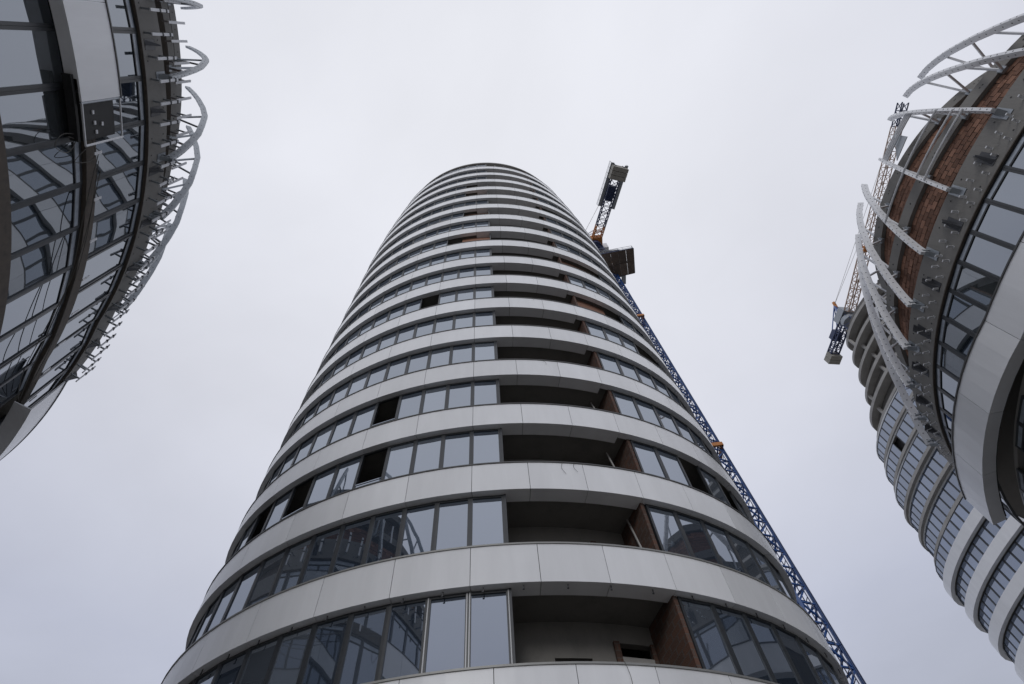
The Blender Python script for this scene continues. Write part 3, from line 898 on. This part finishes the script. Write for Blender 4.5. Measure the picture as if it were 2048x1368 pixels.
MX, MY = 14.12, 28.7
crane = thing('tower_crane', 'blue tower crane standing close behind the oval tower, grey counterweight above', 'crane', (MX, MY, 0))
ZP = EYE + 70.0
for i in range(15):
    mb = MB(); z0 = i * (ZP / 15)
    lattice(mb, (MX, MY, z0 + .02), (MX, MY, z0 + ZP / 15 - .02), 1.05, 1.05, 1.25, .16)
    put('mast_section', mb, 'blue', crane)
mb = MB()
for s_ in (-.25, .25): mb.bar((MX + .35, MY - .3 + s_, 0), (MX + .35, MY - .3 + s_, ZP), .05)
z = .3
while z < ZP:
    mb.bar((MX + .35, MY - .55, z), (MX + .35, MY - .05, z), .035); z += .5
put('ladder', mb, 'navy', crane)
mb = MB(); mb.tube([(MX + .62, MY - .6, 0), (MX + .62, MY - .6, ZP - 2)], .035, 5); put('power_cable', mb, 'navy', crane)
for zc in (33.4, 56.4):
    mb = MB(); z = EYE + zc
    for (dx, dy, ex, ey) in ((-.72, -.66, .72, -.66), (-.72, .66, .72, .66), (-.66, -.72, -.66, .72), (.66, -.72, .66, .72)):
        mb.bar((MX + dx, MY + dy, z), (MX + ex, MY + ey, z), .16, .36)
    mb.bar((MX - .6, MY - .6, z), (tp.pt(12.5, .5)[0], tp.pt(12.5, .5)[1], z), .2); mb.bar((MX - .6, MY + .6, z), (tp.pt(14.5, .5)[0], tp.pt(14.5, .5)[1], z), .2)
    put('tie_collar', mb, 'orange', crane)
# work platform below the slewing ring
mb = MB()
u = Vector((2.75, -.6, 0)); pc = [Vector((11.9, 25.5, ZP)), Vector((16.95, 25.1, ZP)), Vector((17.15, 28.5, ZP)), Vector((12.8, 29.1, ZP))]
A, B, C_, D = pc
for i in range(5):
    for j in range(2):
        q = lambda a, b: A.lerp(B, a).lerp(D.lerp(C_, a), b)
        g0, g1, h0, h1 = i / 5 + .003, (i + 1) / 5 - .003, j / 2 + .004, (j + 1) / 2 - .004
        c4 = [q(g0, h0), q(g1, h0), q(g1, h1), q(g0, h1)]
        b = MB(); b.hexa([*c4, *[c + Vector((0, 0, .06)) for c in c4]]); put('deck_board', b, 'deck', crane)
mb = MB()
for a, b in ((A, B), (B, C_), (C_, D), (D, A), (A.lerp(D, .5), B.lerp(C_, .5))):
    mb.bar(a + Vector((0, 0, .14)), b + Vector((0, 0, .14)), .12, .16)
put('deck_frame', mb, 'navy', crane)
mb = MB()
for a, b in ((A, B), (B, C_), (D, A)):
    for i in range(5):
        p = a.lerp(b, i / 4); mb.bar(p, p + Vector((0, 0, 1.15)), .035)
    for h in (.6, 1.15): mb.bar(a + Vector((0, 0, h)), b + Vector((0, 0, h)), .035)
    mb.bar(a + Vector((0, 0, .1)), a.lerp(b, .5) + Vector((0, 0, 1.15)), .03)
put('railing', mb, 'galv', crane)
# climbing frame and slewing unit
ZS = EYE + 83.0
mb = MB(); lattice(mb, (MX, MY, ZP + .3), (MX, MY, ZS - 1.2), 1.45, 1.45, 1.5, .15); put('mast_section', mb, 'navy', crane)
mb = MB(); lattice(mb, (MX, MY, ZP + 1.2), (MX, MY, ZP + 6.5), 2.1, 2.1, 1.7, .16); put('climbing_frame', mb, 'orange', crane)
for dz in (1.6, 4.2):
    mb = MB()
    for (x0, y0, x1, y1) in ((-1.9, -1.9, 1.9, -1.9), (1.9, -1.9, 1.9, 1.9), (1.9, 1.9, -1.9, 1.9), (-1.9, 1.9, -1.9, -1.9)):
        mb.bar((MX + x0, MY + y0, ZP + dz), (MX + x1, MY + y1, ZP + dz), .6, .05)
        for h in (.55, 1.1): mb.bar((MX + x0, MY + y0, ZP + dz + h), (MX + x1, MY + y1, ZP + dz + h), .04)
        for i in range(4):
            f = i / 4; x, y = MX + x0 + (x1 - x0) * f, MY + y0 + (y1 - y0) * f; mb.bar((x, y, ZP + dz), (x, y, ZP + dz + 1.1), .04)
    put('gallery', mb, 'galv', crane)
mb = MB(); mb.tube([(MX, MY, ZS - 1.2), (MX, MY, ZS - .2)], 1.05, 14); put('slewing_ring', mb, 'navy', crane)
mb = MB(); mb.box(MX - 1.2, MX + 1.2, MY - 1.3, MY + 1.3, ZS - .18, ZS + 1.3); put('slewing_platform', mb, 'orange', crane)
cdir = Vector((3.6, -10.4, 0)).normalized(); cx_ = Vector((cdir.y, -cdir.x, 0))
base = Vector((MX, MY, ZS + .3))
mb = MB(); lattice(mb, base + cdir * 3.2, base + cdir * 12.2, 1.25, .9, 1.0, .14); put('counter_jib', mb, 'navy', crane)
mb = MB(); lattice(mb, base + cdir * .6, base + cdir * 3.2, 1.25, .9, 1.0, .15); put('counter_jib_root', mb, 'orange', crane)
for i in range(3):
    mb = MB(); c = base + cdir * (10.6 + .62 * i) + Vector((0, 0, -.35))
    x = cx_ * 1.15; y = cdir * .28; zz = Vector((0, 0, 1.0))
    mb.hexa([c - x - y - zz, c + x - y - zz, c + x + y - zz, c - x + y - zz, c - x - y + zz, c + x - y + zz, c + x + y + zz, c - x + y + zz]); put('counterweight', mb, 'cwt', crane)
for sgn in (-1, 1):       # side walkways with railings
    mb = MB(); a = base + cdir * 6.0 + cx_ * (1.05 * sgn); b = base + cdir * 12.4 + cx_ * (1.05 * sgn)
    mb.bar(a, b, .5, .05)
    for h in (.55, 1.05): mb.bar(a + cx_ * (.25 * sgn) + Vector((0, 0, h)), b + cx_ * (.25 * sgn) + Vector((0, 0, h)), .04)
    for i in range(9):
        p = a.lerp(b, i / 8) + cx_ * (.25 * sgn); mb.bar(p, p + Vector((0, 0, 1.05)), .04)
    put('walkway', mb, 'galv', crane)
mb = MB(); mb.hexa([*(base + cdir * d + cx_ * s_ + Vector((0, 0, -.3)) for d, s_ in ((7, -.5), (9.2, -.5), (9.2, .5), (7, .5))), *(base + cdir * d + cx_ * s_ + Vector((0, 0, .9)) for d, s_ in ((7, -.5), (9.2, -.5), (9.2, .5), (7, .5)))]); put('winch_box', mb, 'navy', crane)
mb = MB(); top = base + Vector((0, 0, 9)) - cdir * 1.5
for s_ in (-.5, .5): mb.bar(base + cx_ * s_ - cdir * .8, top, .16); mb.bar(base + cx_ * s_ + cdir * 2.6, top, .12)
put('a_frame', mb, 'alu', crane)
mb = MB(); mb.tube([top, base + cdir * 11 + Vector((0, 0, .7))], .03, 5); put('stay_rope', mb, 'rope', crane)
mb = MB(); jt = base - cdir * 30 + Vector((0, 0, 22)); lattice(mb, base - cdir * 1.2, jt, 1.1, 1.1, 1.4, .11); put('jib', mb, 'jib', crane)
mb = MB(); c = base - cdir * .6 + cx_ * -1.75; mb.box(c.x - .7, c.x + .7, c.y - .8, c.y + .8, ZS - .1, ZS + 1.9); put('cab', mb, 'alu', crane)

# far crane, behind the far tower
B0 = Vector((61.5, 50.8, EYE + 91))
crane2 = thing('tower_crane', 'small distant luffing crane with raised pale orange jib, beyond the concrete floors', 'crane', (B0.x, B0.y, 0))
for i in range(12):
    mb = MB(); z0 = i * (B0.z - 1) / 12; lattice(mb, (B0.x, B0.y, z0 + .02), (B0.x, B0.y, z0 + (B0.z - 1) / 12 - .02), 1.9, 1.9, 2.0, .2); put('mast_section', mb, 'navy', crane2)
mb = MB(); mb.tube([(B0.x, B0.y, B0.z - 1), (B0.x, B0.y, B0.z)], 1.3, 12); put('slewing_ring', mb, 'galv', crane2)
tip = Vector((.698 * 98, .154 * 98, EYE + 98))
jd = (tip - B0); L = jd.length
p1 = B0 + jd * .045; p2 = B0 + jd * .34; p3 = B0 + jd * .37
mb = MB(); lattice(mb, p1, p2, 1.3, 1.2, 1.35, .15); put('jib', mb, 'jib', crane2)
mb = MB(); lattice(mb, p2, p3, 1.3, 1.2, 1.3, .3); put('jib_joint', mb, 'orange', crane2)
mb = MB(); lattice(mb, p3, B0 + jd * .90, 1.25, 1.15, 1.35, .12); put('jib', mb, 'jib', crane2)
mb = MB(); lattice(mb, B0 + jd * .90, tip, 1.1, 1.1, 1.3, .15); put('jib_head', mb, 'navy', crane2)
hd = Vector((jd.x, jd.y, 0)).normalized(); hx = Vector((hd.y, -hd.x, 0))
mb = MB(); lattice(mb, B0 + hd * 1 + Vector((0, 0, .4)), B0 - hd * 8.2 + Vector((0, 0, .2)), 1.5, 1.1, 1.3, .22); put('counter_jib', mb, 'navy', crane2)
mb = MB(); 
for (d0, d1, w_, z0, z1) in ((-1.2, 1.6, 1.05, .5, 2.2),):
    mb.hexa([*(B0 + hd * d + hx * s_ + Vector((0, 0, z0)) for d, s_ in ((d0, -w_), (d1, -w_), (d1, w_), (d0, w_))), *(B0 + hd * d + hx * s_ + Vector((0, 0, z1)) for d, s_ in ((d0, -w_), (d1, -w_), (d1, w_), (d0, w_)))])
put('machine_house', mb, 'galv', crane2)
for i in range(2):
    mb = MB(); c = B0 - hd * (7.4 + .9 * i) + Vector((0, 0, -.3)); x = hx * 1.1; y = hd * .42; zz = Vector((0, 0, .85))
    mb.hexa([c - x - y - zz, c + x - y - zz, c + x + y - zz, c - x + y - zz, c - x - y + zz, c + x - y + zz, c + x + y + zz, c - x + y + zz]); put('counterweight', mb, 'cwt', crane2)
mb = MB(); mb.hexa([*(B0 - hd * d + hx * s_ + Vector((0, 0, .7)) for d, s_ in ((3, -.6), (4.8, -.6), (4.8, .6), (3, .6))), *(B0 - hd * d + hx * s_ + Vector((0, 0, 2.2)) for d, s_ in ((3, -.6), (4.8, -.6), (4.8, .6), (3, .6)))]); put('winch_box', mb, 'navy', crane2)
at = Vector((.643 * 99.5, .523 * 99.5, EYE + 99.5))
mb = MB()
for s_ in (-.8, .8): mb.bar(B0 + hx * s_ + Vector((0, 0, 1)), at, .22); mb.bar(B0 - hd * 5 + hx * s_ + Vector((0, 0, .8)), at, .14)
put('a_frame', mb, 'blue', crane2)
mb = MB(); mb.bar(at - Vector((0, 0, .9)), at + Vector((.3, -.3, .8)), .5); put('sheave_block', mb, 'orange', crane2)
for f in (.55, .92):
    mb = MB(); mb.tube([at, B0 + jd * f + Vector((0, 0, .7))], .035, 4); put('pendant_rope', mb, 'rope', crane2)
mb = MB(); mb.tube([at, B0 - hd * 7.6 + Vector((0, 0, .8))], .035, 4); put('stay_rope', mb, 'rope', crane2)
